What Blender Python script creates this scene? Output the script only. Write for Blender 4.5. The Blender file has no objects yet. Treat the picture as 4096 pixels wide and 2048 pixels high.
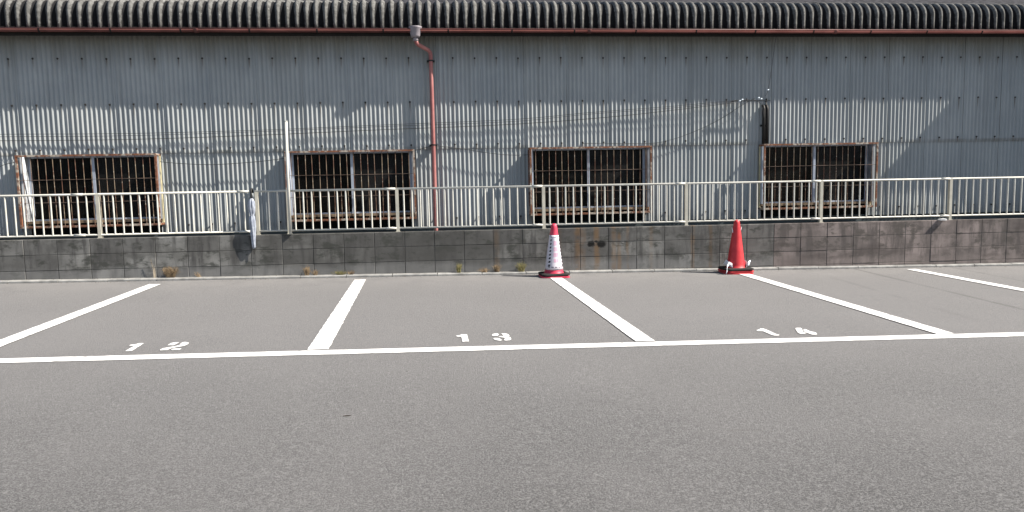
import bpy, bmesh, math, random
from mathutils import Vector, Matrix, noise as mnoise
random.seed(7)
sc = bpy.context.scene
COL = sc.collection
R = math.radians

# ------------------------------------------------------------------ camera
FOC, PIT, YAW, ROL, HC, DC = 3030.31, -.1004, .1127, -.0199, 1.2678, 10.2453
fw = Vector((math.sin(YAW)*math.cos(PIT), math.cos(YAW)*math.cos(PIT), math.sin(PIT)))
rt0 = Vector((math.cos(YAW), -math.sin(YAW), 0)); up0 = rt0.cross(fw)
rt = rt0*math.cos(ROL)+up0*math.sin(ROL); up = -rt0*math.sin(ROL)+up0*math.cos(ROL)
CP = Vector((0, -DC, HC))
cam = bpy.data.cameras.new('camera'); co = bpy.data.objects.new('camera', cam); COL.objects.link(co)
M = Matrix((rt, up, -fw)).transposed().to_4x4(); M.translation = CP
co.matrix_world = M
cam.sensor_width = 36; cam.lens = FOC/4096*36; cam.clip_start = .1; cam.clip_end = 1500
sc.camera = co

# ------------------------------------------------------------------ sky, sun, exposure
SUN = Vector((1, -.27, 1.02)).normalized()
w = bpy.data.worlds.new('World'); sc.world = w; w.use_nodes = True
nt = w.node_tree; nt.nodes.clear()
sky = nt.nodes.new('ShaderNodeTexSky'); sky.sky_type = 'NISHITA'; sky.sun_disc = False
sky.sun_elevation = math.asin(SUN.z); sky.sun_rotation = math.atan2(SUN.x, SUN.y)
sky.air_density = 1.0; sky.dust_density = 1.2; sky.ozone_density = 1.0
bg = nt.nodes.new('ShaderNodeBackground'); bg.inputs[1].default_value = .059
out = nt.nodes.new('ShaderNodeOutputWorld')
nt.links.new(sky.outputs[0], bg.inputs[0]); nt.links.new(bg.outputs[0], out.inputs[0])
sl = bpy.data.lights.new('sun', 'SUN'); sl.energy = 4.8; sl.angle = R(.53); sl.color = (1, .925, .825)
so = bpy.data.objects.new('sun', sl); COL.objects.link(so)
so.rotation_euler = (-SUN).to_track_quat('-Z', 'Y').to_euler(); so.location = (6, -4, 9)
sc.view_settings.view_transform = 'Standard'; sc.view_settings.look = 'None'
sc.view_settings.exposure = 1.31; sc.view_settings.gamma = 1; sc.view_settings.use_curve_mapping = False

# ------------------------------------------------------------------ measuring helpers
GA, GB = .00348, -.01632                       # the lot falls gently to the right
def gz(x, y=0): return GA+GB*x
def ray(px, py): return fw+rt*((px-2048)/FOC)+up*((1024-py)/FOC)
def at(px, py, Y):
    d = ray(px, py); return CP+d*((Y-CP.y)/d.y)
def gnd(px, py):
    d = ray(px, py); t = (GA+GB*CP.x-CP.z)/(d.z-GB*d.x); return CP+d*t

# ------------------------------------------------------------------ object helpers
def link(o, parent=None, label=None, cat=None, group=None, kind=None):
    COL.objects.link(o)
    if parent is not None: o.parent = parent
    if label: o['label'] = label
    if cat: o['category'] = cat
    if group: o['group'] = group
    if kind: o['kind'] = kind
    return o
def thing(name, label=None, cat=None, loc=(0, 0, 0), rot=(0, 0, 0), group=None, kind=None):
    o = bpy.data.objects.new(name, None); o.location = loc; o.rotation_euler = rot; o.empty_display_size = .1
    return link(o, None, label, cat, group, kind)

class MB:
    def __init__(s): s.v = []; s.f = []
    def add(s, vs, fs):
        n = len(s.v); s.v += [tuple(v) for v in vs]; s.f += [tuple(i+n for i in f) for f in fs]; return s
    def box(s, a, b):
        x0, y0, z0 = a; x1, y1, z1 = b
        return s.add([(x0, y0, z0), (x1, y0, z0), (x1, y1, z0), (x0, y1, z0), (x0, y0, z1), (x1, y0, z1), (x1, y1, z1), (x0, y1, z1)],
                     [(0, 3, 2, 1), (4, 5, 6, 7), (0, 1, 5, 4), (1, 2, 6, 5), (2, 3, 7, 6), (3, 0, 4, 7)])
    def tube(s, pts, r, seg=8, cap=True):
        pts = [Vector(p) for p in pts]; n0 = len(s.v); rs = r if isinstance(r, (list, tuple)) else [r]*len(pts)
        ref = None
        for i, p in enumerate(pts):
            t = (pts[min(i+1, len(pts)-1)]-pts[max(i-1, 0)]).normalized()
            if ref is None: ref = Vector((0, 1, 0)) if abs(t.y) < .9 else Vector((1, 0, 0))
            a = t.cross(ref).normalized(); b = a.cross(t).normalized(); ref = b
            for k in range(seg):
                q = 2*math.pi*k/seg; s.v.append(tuple(p+a*math.cos(q)*rs[i]+b*math.sin(q)*rs[i]))
        for i in range(len(pts)-1):
            for k in range(seg):
                s.f.append((n0+i*seg+k, n0+i*seg+(k+1) % seg, n0+(i+1)*seg+(k+1) % seg, n0+(i+1)*seg+k))
        if cap:
            s.f.append(tuple(n0+k for k in range(seg))[::-1]); e = n0+(len(pts)-1)*seg
            s.f.append(tuple(e+k for k in range(seg)))
        return s
    def lathe(s, prof, seg=32, wob=None, c=(0, 0)):
        n0 = len(s.v)
        for j, (r, z) in enumerate(prof):
            for k in range(seg):
                a = 2*math.pi*k/seg; rr = r*(wob(a, z) if wob else 1)
                s.v.append((c[0]+rr*math.cos(a), c[1]+rr*math.sin(a), z))
        for j in range(len(prof)-1):
            for k in range(seg):
                s.f.append((n0+j*seg+k, n0+j*seg+(k+1) % seg, n0+(j+1)*seg+(k+1) % seg, n0+(j+1)*seg+k))
        s.f.append(tuple(n0+k for k in range(seg))[::-1])
        e = n0+(len(prof)-1)*seg; s.f.append(tuple(e+k for k in range(seg)))
        return s
    def mesh(s, name, mat, smooth=False):
        m = bpy.data.meshes.new(name); m.from_pydata(s.v, [], s.f); m.materials.append(mat)
        if smooth:
            for p in m.polygons: p.use_smooth = True
        m.update(); return m
    def obj(s, name, mat, parent=None, smooth=False, **k):
        return link(bpy.data.objects.new(name, s.mesh(name, mat, smooth)), parent, **k)
def inst(name, me, parent=None, loc=(0, 0, 0), rot=(0, 0, 0), **k):
    o = bpy.data.objects.new(name, me); o.location = loc; o.rotation_euler = rot
    return link(o, parent, **k)
def prism(poly, x0, x1):                      # polygon in (y,z) extruded along x
    m = MB(); n = len(poly)
    m.add([(x0, y, z) for y, z in poly]+[(x1, y, z) for y, z in poly],
          [tuple(range(n)), tuple(range(2*n-1, n-1, -1))]+[(i, i+n, (i+1) % n+n, (i+1) % n) for i in range(n)])
    return m

# ------------------------------------------------------------------ materials
class Mt:
    def __init__(s, name, rough=.8, spec=.3, metal=0.):
        s.m = bpy.data.materials.new(name); s.m.use_nodes = True; s.t = s.m.node_tree; s.n = s.t.nodes; s.l = s.t.links
        s.b = s.n['Principled BSDF']; s.b.inputs['Roughness'].default_value = rough
        s.b.inputs['Specular IOR Level'].default_value = spec; s.b.inputs['Metallic'].default_value = metal
        g = s.n.new('ShaderNodeNewGeometry'); s.pos = g.outputs['Position']; s.geo = g
    def put(s, sock, v):
        if hasattr(v, 'is_linked') or hasattr(v, 'links'): s.l.new(v, sock)
        else:
            if isinstance(v, tuple) and len(v) == 3 and sock.type == 'RGBA': v = v+(1,)
            sock.default_value = v
    def scale(s, v, sc3, off=(0, 0, 0)):
        n = s.n.new('ShaderNodeVectorMath'); n.operation = 'MULTIPLY_ADD'; s.put(n.inputs[0], v)
        n.inputs[1].default_value = sc3; n.inputs[2].default_value = off; return n.outputs[0]
    def vadd(s, a, b):
        n = s.n.new('ShaderNodeVectorMath'); s.put(n.inputs[0], a); s.put(n.inputs[1], b); return n.outputs[0]
    def noise(s, scale, vec=None, det=4, ro=.55, dist=0.):
        n = s.n.new('ShaderNodeTexNoise'); s.put(n.inputs['Vector'], vec or s.pos); n.inputs['Scale'].default_value = scale
        n.inputs['Detail'].default_value = det; n.inputs['Roughness'].default_value = ro; n.inputs['Distortion'].default_value = dist
        return n.outputs['Fac']
    def vor(s, scale, vec=None, feat='F1', o='Distance'):
        n = s.n.new('ShaderNodeTexVoronoi'); n.feature = feat; s.put(n.inputs['Vector'], vec or s.pos); n.inputs['Scale'].default_value = scale
        return n.outputs[o]
    def xyz(s, v=None):
        n = s.n.new('ShaderNodeSeparateXYZ'); s.put(n.inputs[0], v or s.pos); return n.outputs
    def math(s, op, a, b=0., c=0.):
        n = s.n.new('ShaderNodeMath'); n.operation = op; s.put(n.inputs[0], a); s.put(n.inputs[1], b)
        if len(n.inputs) > 2: s.put(n.inputs[2], c)
        return n.outputs[0]
    def ramp(s, f, a, b, lo=0., hi=1.):
        n = s.n.new('ShaderNodeMapRange'); n.interpolation_type = 'SMOOTHSTEP'; s.put(n.inputs[0], f)
        n.inputs[1].default_value = a; n.inputs[2].default_value = b; n.inputs[3].default_value = lo; n.inputs[4].default_value = hi
        return n.outputs[0]
    def mix(s, f, a, b, mode='MIX'):
        n = s.n.new('ShaderNodeMix'); n.data_type = 'RGBA'; n.blend_type = mode
        s.put(n.inputs['Factor'], f); s.put(n.inputs['A'], a) if False else s.put(n.inputs[6], a); s.put(n.inputs[7], b); return n.outputs[2]
    def rnd(s):
        n = s.n.new('ShaderNodeObjectInfo'); return n.outputs['Random']
    def col(s, c): s.put(s.b.inputs['Base Color'], c); return s
    def bump(s, h, st=.5, d=.01):
        n = s.n.new('ShaderNodeBump'); n.inputs['Strength'].default_value = st; n.inputs['Distance'].default_value = d
        s.put(n.inputs['Height'], h); s.l.new(n.outputs[0], s.b.inputs['Normal']); return s
def flat(name, c, rough=.7, spec=.3, metal=0., v=.12, sc_=8.):
    m = Mt(name, rough, spec, metal); n = m.noise(sc_)
    m.col(m.mix(m.ramp(n, .3, .7), tuple(x*(1-v) for x in c), tuple(x*(1+v) for x in c))); return m.m

# asphalt
m = Mt('asphalt', .93, .25)
X = m.xyz()
fine = m.noise(105, det=4, ro=.8); mid = m.noise(34, det=5, ro=.75); big = m.noise(.8, det=5, ro=.55); huge = m.noise(.22, det=3)
grain = m.ramp(fine, .40, .60)
c = m.mix(grain, (.041, .041, .0415), (.138, .137, .138))
c = m.mix(m.math('MULTIPLY', m.ramp(mid, .48, .66), .7), c, (.046, .0455, .0455))
c = m.mix(m.math('MULTIPLY', m.ramp(m.noise(42, m.scale(m.pos, (1, 1, 1), (7, 3, 1)), 3), .55, .75), .5), c, (.205, .205, .200))
c = m.mix(m.ramp(big, .35, .7, 0, .22), c, (.165, .161, .161))
c = m.mix(m.ramp(huge, .4, .65, 0, .18), c, (.09, .088, .085))
bay = m.ramp(X[1], -9.0, -3.2)              # view-angle brightening towards the wall, painted into the asphalt colour
c = m.mix(m.math('MULTIPLY', bay, .55), c, (.182, .180, .180))
wall_dust = m.math('MULTIPLY', m.ramp(X[1], -1.6, -.2), m.ramp(m.noise(2.2, det=4), .3, .6))
c = m.mix(m.math('MULTIPLY', wall_dust, .30), c, (.215, .210, .203))
# soft dark lines that run up the bays
def dark_line(x0, slope, wd, st):
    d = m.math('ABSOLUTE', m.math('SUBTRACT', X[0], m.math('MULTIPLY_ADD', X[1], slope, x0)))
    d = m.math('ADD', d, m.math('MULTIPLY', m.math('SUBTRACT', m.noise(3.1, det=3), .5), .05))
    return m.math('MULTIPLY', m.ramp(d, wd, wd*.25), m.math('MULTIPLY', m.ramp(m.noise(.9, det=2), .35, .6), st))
dark_lines = m.math('MULTIPLY', m.math('ADD', dark_line(6.07, .086, .05, .7), m.math('ADD', dark_line(5.35, .11, .06, .35), dark_line(7.55, .10, .05, .4))), m.ramp(X[1], -4.3, -3.3))
c = m.mix(dark_lines, c, (.095, .094, .092))
patch = m.ramp(m.noise(2.6, m.scale(m.pos, (1, 3.6, 1), (4, 1, 0)), 4), .66, .76, 0, .45)
c = m.mix(patch, c, (.09, .088, .084))
spk = m.ramp(m.vor(38), .10, .04, 0, .75); spk = m.math('MULTIPLY', spk, m.ramp(m.noise(17, m.scale(m.pos, (1, 1, 1), (31, 5, 2)), 1), .66, .69))
c = m.mix(spk, c, (.55, .54, .50))
m.col(c); m.bump(m.math('ADD', fine, m.math('MULTIPLY', mid, .6)), .8, .008)
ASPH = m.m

m = Mt('road_paint', .75, .35)
crack = m.ramp(m.vor(1.7, m.vadd(m.pos, m.scale(m.noise(4, det=3), (.35, .35, 0))), 'DISTANCE_TO_EDGE'), .012, .004)
crack = m.math('MULTIPLY', crack, m.ramp(m.noise(1.3, m.scale(m.pos, (1, 1, 1), (9, 0, 0))), .47, .55))
wear = m.math('MULTIPLY', m.ramp(m.noise(60, det=3, ro=.7), .64, .70), m.ramp(m.noise(3.5), .45, .6))
c = m.mix(m.ramp(m.noise(5, det=4), .35, .7), (.56, .56, .55), (.68, .68, .675))
c = m.mix(m.math('MULTIPLY', crack, .8), c, (.20, .195, .185)); c = m.mix(m.math('MULTIPLY', wear, .7), c, (.30, .29, .28))
m.col(c); m.bump(m.noise(110, det=2), .35, .003)
PAINT = m.m

def concrete_block(name, cols, moss, rust):
    m = Mt(name, .9, .2); X = m.xyz(); r = m.rnd()
    st = m.noise(1, m.scale(m.pos, (9, 9, 1.6)), 5, .6)                    # rain streaks
    bl = m.noise(3.2, det=5, ro=.6); zone = m.noise(.75, m.scale(m.pos, (1, 1, 1.4), (2.2, 0, 0)), 3)
    c = m.mix(m.ramp(bl, .38, .62), cols[0], cols[1])
    c = m.mix(m.math('MULTIPLY', m.ramp(r, .15, .9), .75), c, cols[2])
    c = m.mix(m.ramp(st, .44, .66, 0, .85), c, cols[3])
    c = m.mix(m.ramp(m.noise(8, m.scale(m.pos, (1, 1, 1), (11, 7, 5)), 5, .65), .56, .72, 0, .3), c, tuple(x*1.15 for x in cols[1]))
    c = m.mix(m.ramp(zone, .42, .62, 0, .6), c, cols[3])
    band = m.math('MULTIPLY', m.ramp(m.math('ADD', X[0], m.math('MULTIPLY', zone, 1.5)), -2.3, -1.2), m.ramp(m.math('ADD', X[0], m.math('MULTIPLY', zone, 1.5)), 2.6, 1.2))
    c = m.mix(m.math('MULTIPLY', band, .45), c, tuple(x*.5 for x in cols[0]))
    mould = m.math('MULTIPLY', m.ramp(m.noise(5.5, m.scale(m.pos, (1, 1, 1.9), (3, 3, 3)), 6, .65), .50, .64), .85)
    c = m.mix(mould, c, moss)
    # dark damp line towards each block's lower part, broken up by noise
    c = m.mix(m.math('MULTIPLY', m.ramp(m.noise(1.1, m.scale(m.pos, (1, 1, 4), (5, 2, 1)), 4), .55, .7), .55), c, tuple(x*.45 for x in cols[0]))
    # pale lime low down
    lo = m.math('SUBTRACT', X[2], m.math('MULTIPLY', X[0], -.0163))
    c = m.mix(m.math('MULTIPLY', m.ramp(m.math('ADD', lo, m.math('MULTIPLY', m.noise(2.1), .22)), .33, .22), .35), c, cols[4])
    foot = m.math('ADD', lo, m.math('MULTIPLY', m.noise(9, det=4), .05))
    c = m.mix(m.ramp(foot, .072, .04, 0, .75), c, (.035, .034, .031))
    if rust:
        for x0, wd, s_ in rust:
            d = m.math('ABSOLUTE', m.math('SUBTRACT', m.math('ADD', X[0], m.math('MULTIPLY', m.noise(6, m.scale(m.pos, (1, 1, .5)), 2), .05)), x0+.025))
            k = m.math('MULTIPLY', m.ramp(d, wd, wd*.2), m.math('MULTIPLY', m.ramp(m.noise(7, det=4), .3, .6), s_))
            c = m.mix(k, c, (.17, .095, .035))
        for cx, cz, rr in ((2.262, .365, .055), (2.405, .36, .068), (2.33, .392, .022)):
            dx = m.math('MULTIPLY', m.math('SUBTRACT', X[0], cx), .8); dz = m.math('SUBTRACT', X[2], cz)
            d = m.math('SQRT', m.math('ADD', m.math('MULTIPLY', dx, dx), m.math('MULTIPLY', dz, dz)))
            d = m.math('ADD', d, m.math('MULTIPLY', m.math('SUBTRACT', m.noise(28, det=4), .5), .05))
            c = m.mix(m.ramp(d, rr, rr*.5), c, (.008, .008, .008))
    m.col(c); m.bump(m.math('ADD', m.noise(160, det=2), m.math('MULTIPLY', m.noise(35), .6)), .35, .004)
    return m.m
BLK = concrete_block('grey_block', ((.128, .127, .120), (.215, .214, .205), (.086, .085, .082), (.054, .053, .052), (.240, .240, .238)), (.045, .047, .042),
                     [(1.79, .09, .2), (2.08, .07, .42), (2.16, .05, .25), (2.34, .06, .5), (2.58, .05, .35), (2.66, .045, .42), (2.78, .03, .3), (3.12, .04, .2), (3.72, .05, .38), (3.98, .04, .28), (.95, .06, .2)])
BRN = concrete_block('brown_block', ((.140, .120, .114), (.235, .200, .190), (.125, .110, .105), (.076, .068, .065), (.21, .180, .170)), (.075, .068, .062), None)
MORT = flat('mortar', (.085, .083, .078), .95, .1, v=.5, sc_=3)
m = Mt('kerb_concrete', .9, .2)
c = m.mix(m.ramp(m.noise(9, det=5), .3, .7), (.17, .17, .165), (.29, .29, .28)); c = m.mix(m.ramp(m.noise(3), .6, .75, 0, .6), c, (.07, .07, .065))
m.col(m.mix(m.math('MULTIPLY', m.rnd(), .3), c, (.15, .15, .15))); m.bump(m.noise(90), .4, .004); KERB = m.m

# corrugated wall slate
BX0, BP = -5.5693, .3175
m = Mt('wall_slate', .85, .25); X = m.xyz()
st = m.noise(1, m.scale(m.pos, (11, 1, .55)), 4, .6); bl = m.noise(1.3, det=5)
c = m.mix(m.ramp(bl, .3, .7), (.272, .296, .306), (.335, .356, .360))
c = m.mix(m.math('MULTIPLY', m.rnd(), .35), c, (.29, .305, .298))
c = m.mix(m.ramp(st, .45, .8, 0, .5), c, (.19, .20, .195))
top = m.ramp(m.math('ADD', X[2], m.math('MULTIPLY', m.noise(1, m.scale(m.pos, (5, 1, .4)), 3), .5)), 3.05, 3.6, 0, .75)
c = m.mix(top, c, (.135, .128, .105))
fx = m.math('ABSOLUTE', m.math('SUBTRACT', m.math('FRACT', m.math('MULTIPLY_ADD', X[0], 1/BP, -BX0/BP+.5+40)), .5))   # in units of the bolt pitch
near = m.ramp(fx, .045, .012)
rows = None
for zr, ln in ((3.036, .17), (2.413, .26), (1.798, .12), (.725, .1)):
    dz = m.math('SUBTRACT', zr, X[2]); k = m.math('MULTIPLY', m.ramp(dz, -.012, .0), m.ramp(dz, ln, ln*.15))
    rows = k if rows is None else m.math('ADD', rows, k)
c = m.mix(m.math('MULTIPLY', m.math('MULTIPLY', near, rows), m.ramp(m.noise(2.4, det=2), .3, .65, .2, .85)), c, (.075, .058, .042))
above = m.ramp(m.math('ABSOLUTE', m.math('SUBTRACT', X[2], 1.745)), .045, .01)
c = m.mix(m.math('MULTIPLY', above, m.ramp(m.noise(3, det=4), .35, .65, .1, .5)), c, (.13, .115, .095))
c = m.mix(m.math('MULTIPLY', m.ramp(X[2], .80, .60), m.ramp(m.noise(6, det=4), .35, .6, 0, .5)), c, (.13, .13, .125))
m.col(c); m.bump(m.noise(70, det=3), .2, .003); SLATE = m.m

# roof slate: black mould and the valleys' self-shade painted together, sunlit crests painted paler
m = Mt('roof_slate', .92, .12); X = m.xyz()
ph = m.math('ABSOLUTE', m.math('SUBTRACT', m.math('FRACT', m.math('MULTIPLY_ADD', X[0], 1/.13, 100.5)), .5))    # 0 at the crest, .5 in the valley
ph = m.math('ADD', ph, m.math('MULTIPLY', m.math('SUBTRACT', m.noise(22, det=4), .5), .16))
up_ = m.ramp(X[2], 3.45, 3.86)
cr = m.ramp(m.math('SUBTRACT', ph, m.math('MULTIPLY', up_, .17)), .215, .115)  # crests painted wider higher up, where sun falls on the flatter slope
li = m.noise(14, det=6, ro=.7)
crest = m.mix(m.ramp(li, .35, .66), (.072, .072, .069), (.150, .151, .146))
crest = m.mix(m.ramp(m.vor(13), .16, .08, 0, .7), crest, (.26, .26, .247))
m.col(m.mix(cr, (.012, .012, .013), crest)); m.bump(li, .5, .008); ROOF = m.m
UPROOF = flat('upper_roof_slate', (.032, .032, .036), .95, .1, v=.5, sc_=12)
FOUND = flat('shaded_foundation', (.052, .066, .070), .8, .2, v=.2, sc_=3)  # shade on the building base put into its dark blue tone
VOID = flat('void_dark', (.012, .014, .014), .9, .1)  # darkness of the gap below the windows, put into the colour
DARK = flat('inner_wall', (.022, .020, .019), .95, .05)
m = Mt('gutter_vinyl', .45, .4)
m.col(m.mix(m.ramp(m.noise(4, m.scale(m.pos, (.6, 1, 1)), 5), .35, .7), (.095, .032, .029), (.150, .055, .050))); GUT = m.m
m = Mt('downpipe_vinyl', .5, .4)
m.col(m.mix(m.ramp(m.noise(5, det=4), .35, .7), (.27, .098, .092), (.36, .150, .138))); PIPE = m.m
HOP = flat('rain_head_vinyl', (.22, .20, .22), .5, .4)
BLACK = flat('black_steel', (.012, .012, .012), .6, .3)
BOLT = flat('bolt_cap', (.022, .018, .016), .7, .3)
m = Mt('rusted_paint', .8, .25); n = m.noise(6.5, det=5, ro=.65)
c = m.mix(m.ramp(n, .42, .54), (.36, .32, .27), (.19, .080, .045)); c = m.mix(m.ramp(m.noise(24, det=4), .45, .65), c, (.10, .048, .030)); m.col(c); m.bump(n, .4, .004); RUST = m.m
m = Mt('rusted_rod', .8, .25); n = m.noise(9, m.scale(m.pos, (1, 1, .8)), 4)
c = m.mix(m.ramp(n, .40, .60), (.20, .155, .11), (.10, .05, .034)); c = m.mix(m.ramp(m.noise(30), .55, .7), c, (.34, .31, .26)); m.col(c); ROD = m.m
CROSS = flat('cross_bar_rust', (.11, .08, .065), .8, .2, v=.5, sc_=6)
SILL = flat('weathered_sill', (.18, .135, .09), .8, .2, v=.45, sc_=5)
CREAM = flat('cream_strip', (.52, .47, .30), .7, .3, v=.25)
ALU = flat('window_aluminium', (.33, .37, .44), .4, .5, v=.12)
DULL = flat('dull_aluminium', (.17, .18, .20), .6, .3, v=.3)
JAMB = flat('chalky_jamb_paint', (.42, .44, .46), .7, .3, v=.3, sc_=7)
POLE = flat('pole_paint', (.47, .47, .44), .6, .3, v=.08)
WHITE = flat('white_enamel', (.80, .80, .79), .5, .4, v=.05)
m = Mt('window_glass', .2, .08); m.col(m.mix(m.ramp(m.noise(2.5, det=4), .35, .7), (.004, .004, .004), (.010, .010, .010)))
m.b.inputs['Alpha'].default_value = .75; GLASS = m.m
m = Mt('dusty_glass', .4, .1); m.col(m.mix(m.ramp(m.noise(1.9, det=4), .35, .7), (.006, .006, .006), (.016, .016, .016)))
m.b.inputs['Alpha'].default_value = .88; DGLASS = m.m
m = Mt('fence_paint', .5, .4)
n = m.noise(10, det=4); c = m.mix(m.ramp(n, .3, .7), (.47, .465, .42), (.55, .545, .50)); c = m.mix(m.ramp(m.noise(33, det=4), .66, .74, 0, .6), c, (.28, .22, .14)); m.col(c); FENCE = m.m
POST = flat('post_paint', (.42, .405, .345), .55, .35, v=.1)
m = Mt('cone_red', .5, .4)
m.col(m.mix(m.ramp(m.noise(12, det=4), .35, .7), (.42, .020, .027), (.52, .034, .042))); RED = m.m
m = Mt('cone_pink', .5, .4)
m.col(m.mix(m.ramp(m.noise(12, det=4), .35, .7), (.46, .028, .066), (.55, .052, .095))); PINK = m.m
RUBBER = flat('black_rubber', (.018, .018, .017), .75, .25)
SLEEVE = flat('white_sleeve', (.58, .55, .60), .35, .5, v=.05)
FADED = flat('faded_print', (.56, .34, .44), .4, .5, v=.1, sc_=30)
INK = flat('black_print', (.02, .02, .03), .5, .3)
m = Mt('clear_vinyl', .28, .5); m.col(m.mix(m.ramp(m.noise(25, det=3), .3, .7), (.27, .30, .37), (.42, .46, .53)))
m.b.inputs['Transmission Weight'].default_value = .25; m.b.inputs['IOR'].default_value = 1.35; VINYL = m.m
RAG = flat('white_plastic', (.72, .74, .80), .5, .4)
m = Mt('dry_grass', .9, .1); m.col(m.mix(m.rnd(), (.30, .19, .085), (.24, .17, .07))); 
m.col(m.mix(m.ramp(m.noise(30, det=2), .35, .65), (.25, .185, .115), (.15, .11, .07))); DRY = m.m
m = Mt('olive_grass', .9, .1); m.col(m.mix(m.ramp(m.noise(30, det=2), .35, .65), (.22, .19, .09), (.12, .12, .055))); OLIVE = m.m
CABLE = flat('cable_sheath', (.05, .05, .053), .6, .3)

# ------------------------------------------------------------------ ground
g = MB(); xs = [-300, -60, -25, -12, -6, 0, 6, 12, 25, 60, 300]; ys = [-300, -60, -20, -8, 0, 8, 60, 300]
for y in ys:
    for x in xs: g.v.append((x, y, gz(x)))
for j in range(len(ys)-1):
    for i in range(len(xs)-1):
        a = j*len(xs)+i; g.f.append((a, a+1, a+1+len(xs), a+len(xs)))
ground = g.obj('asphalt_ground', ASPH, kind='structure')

def strip(corners, rag=.004, step=.03):        # ragged painted strip between two edge lines (a0->a1 and b0->b1)
    a0, a1, b0, b1 = [Vector(c) for c in corners]
    L = (a1-a0).length; n = max(2, int(L/step)); mb = MB()
    sd = random.random()*100
    ac = (b0-a0).normalized()
    for i in range(n+1):
        t = i/n; p = a0.lerp(a1, t); q = b0.lerp(b1, t)
        u = t*L
        p = p+ac*(mnoise.noise((u*9, sd, 0))*rag+mnoise.noise((u*40, sd, 3))*rag*.6)
        q = q+ac*(mnoise.noise((u*9, sd+20, 0))*rag+mnoise.noise((u*40, sd+9, 3))*rag*.8)
        for s_ in (p, q): mb.v.append((s_.x, s_.y, gz(s_.x)+.004))
    for i in range(n): mb.f.append((2*i, 2*i+2, 2*i+3, 2*i+1))
    return mb
def gp(x, y): return (x, y, 0)
fl = strip((gp(-8.6, -4.425), gp(9.5, -4.640), gp(-8.6, -4.570), gp(9.5, -4.790)), .004, .02)
fl.obj('parking_line', PAINT, ground, label='long white front line along all the bays')
for lab, q in (('white bay line left of bay 12', (gp(-3.435, -.455), gp(-3.435, -4.468), gp(-3.290, -.470), gp(-3.290, -4.47))),
               ('white bay line between bays 12 and 13', (gp(-.935, -.372), gp(-.915, -4.50), gp(-.788, -.385), gp(-.758, -4.50))),
               ('white bay line between bays 13 and 14, cone at its end', (gp(1.588, -.42), gp(1.613, -4.53), gp(1.745, -.42), gp(1.768, -4.53))),
               ('white bay line right of bay 14, red cone at its end', (gp(4.172, -.45), gp(4.130, -4.57), gp(4.325, -.45), gp(4.285, -4.57))),
               ('rightmost white bay line', (gp(6.715, -.34), gp(6.640, -4.60), gp(6.870, -.31), gp(6.800, -4.60))),
               ('white bay line left of the picture', (gp(-5.96, -.45), gp(-5.93, -4.44), gp(-5.81, -.45), gp(-5.78, -4.44)))):
    mb = strip(q, .007 if '12 and 13' in lab else .004)
    mb.v = [(x, y, z+.003) for x, y, z in mb.v]
    mb.obj('parking_line', PAINT, ground, label=lab)

def digit(polys, ox, oy, s, label, parent):
    mb = MB()
    for poly in polys:
        pts = [gnd(ox+x/s, oy+y/s) for x, y in poly]
        # smooth the outline slightly
        mb.add([(p.x, p.y, gz(p.x)+.005) for p in pts], [tuple(range(len(pts)))])
    me = mb.mesh('digit', PAINT)
    bm = bmesh.new(); bm.from_mesh(me); bmesh.ops.triangulate(bm, faces=bm.faces[:]); bmesh.ops.recalc_face_normals(bm, faces=bm.faces[:]); bm.to_mesh(me); bm.free()
    return link(bpy.data.objects.new('digit', me), parent, label=label)
def number(label):
    return thing_part('bay_number', ground, label)
def thing_part(name, parent, label=None):
    o = bpy.data.objects.new(name, None); return link(o, parent, label=label)
n12 = number('white stencilled number 12 painted on the asphalt')
digit([[(290, 283), (345, 250), (410, 244), (500, 236), (610, 203), (700, 197), (772, 203), (700, 245), (640, 290), (560, 330), (470, 395), (380, 448), (270, 458), (165, 455), (240, 415), (350, 350), (475, 284), (380, 280)]], 480, 1350, 8.05, 'digit 1', n12)
digit([[(1530, 270), (1640, 200), (1750, 176), (1910, 172), (1850, 205), (1720, 272), (1620, 268)],
       [(1945, 208), (2020, 175), (2090, 160), (2170, 168), (2222, 190), (2185, 232), (2100, 275), (2000, 300), (1840, 330), (1660, 362), (1520, 425), (1400, 428), (1290, 436), (1300, 405), (1380, 368), (1560, 332), (1780, 296), (1900, 265), (1965, 228)],
       [(1640, 400), (1720, 378), (1980, 370), (1960, 395), (1900, 415), (1680, 425)]], 480, 1350, 8.05, 'digit 2', n12)
n13 = number('white stencilled number 13 painted on the asphalt')
digit([[(218, 230), (340, 215), (430, 182), (560, 176), (625, 180), (645, 250), (670, 350), (700, 440), (560, 440), (490, 452), (445, 440), (440, 350), (412, 262), (280, 264), (240, 250)]], 1800, 1320, 9.2, 'digit 1', n13)
digit([[(1535, 215), (1570, 168), (1660, 150), (1760, 148), (1795, 180), (1770, 215), (1750, 235), (1600, 238)],
       [(1880, 150), (2000, 145), (2100, 160), (2170, 200), (2195, 240), (2130, 262), (2210, 280), (2245, 320), (2255, 365), (2200, 395), (2080, 408), (2010, 405), (1990, 380), (2025, 335), (1990, 300), (1900, 290), (1830, 280), (1785, 262), (1860, 250), (1955, 240), (1975, 215), (1930, 185)],
       [(1595, 335), (1640, 315), (1820, 315), (1850, 345), (1900, 375), (1890, 412), (1800, 412), (1680, 388), (1620, 365)]], 1800, 1320, 9.2, 'digit 3', n13)
n14 = number('white stencilled number 14 painted on the asphalt')
digit([[(212, 195), (330, 165), (350, 140), (460, 140), (560, 175), (700, 235), (880, 320), (1020, 360), (980, 380), (840, 380), (740, 355), (600, 295), (450, 232), (280, 228)]], 3000, 1300, 8.587, 'digit 1', n14)
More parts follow.
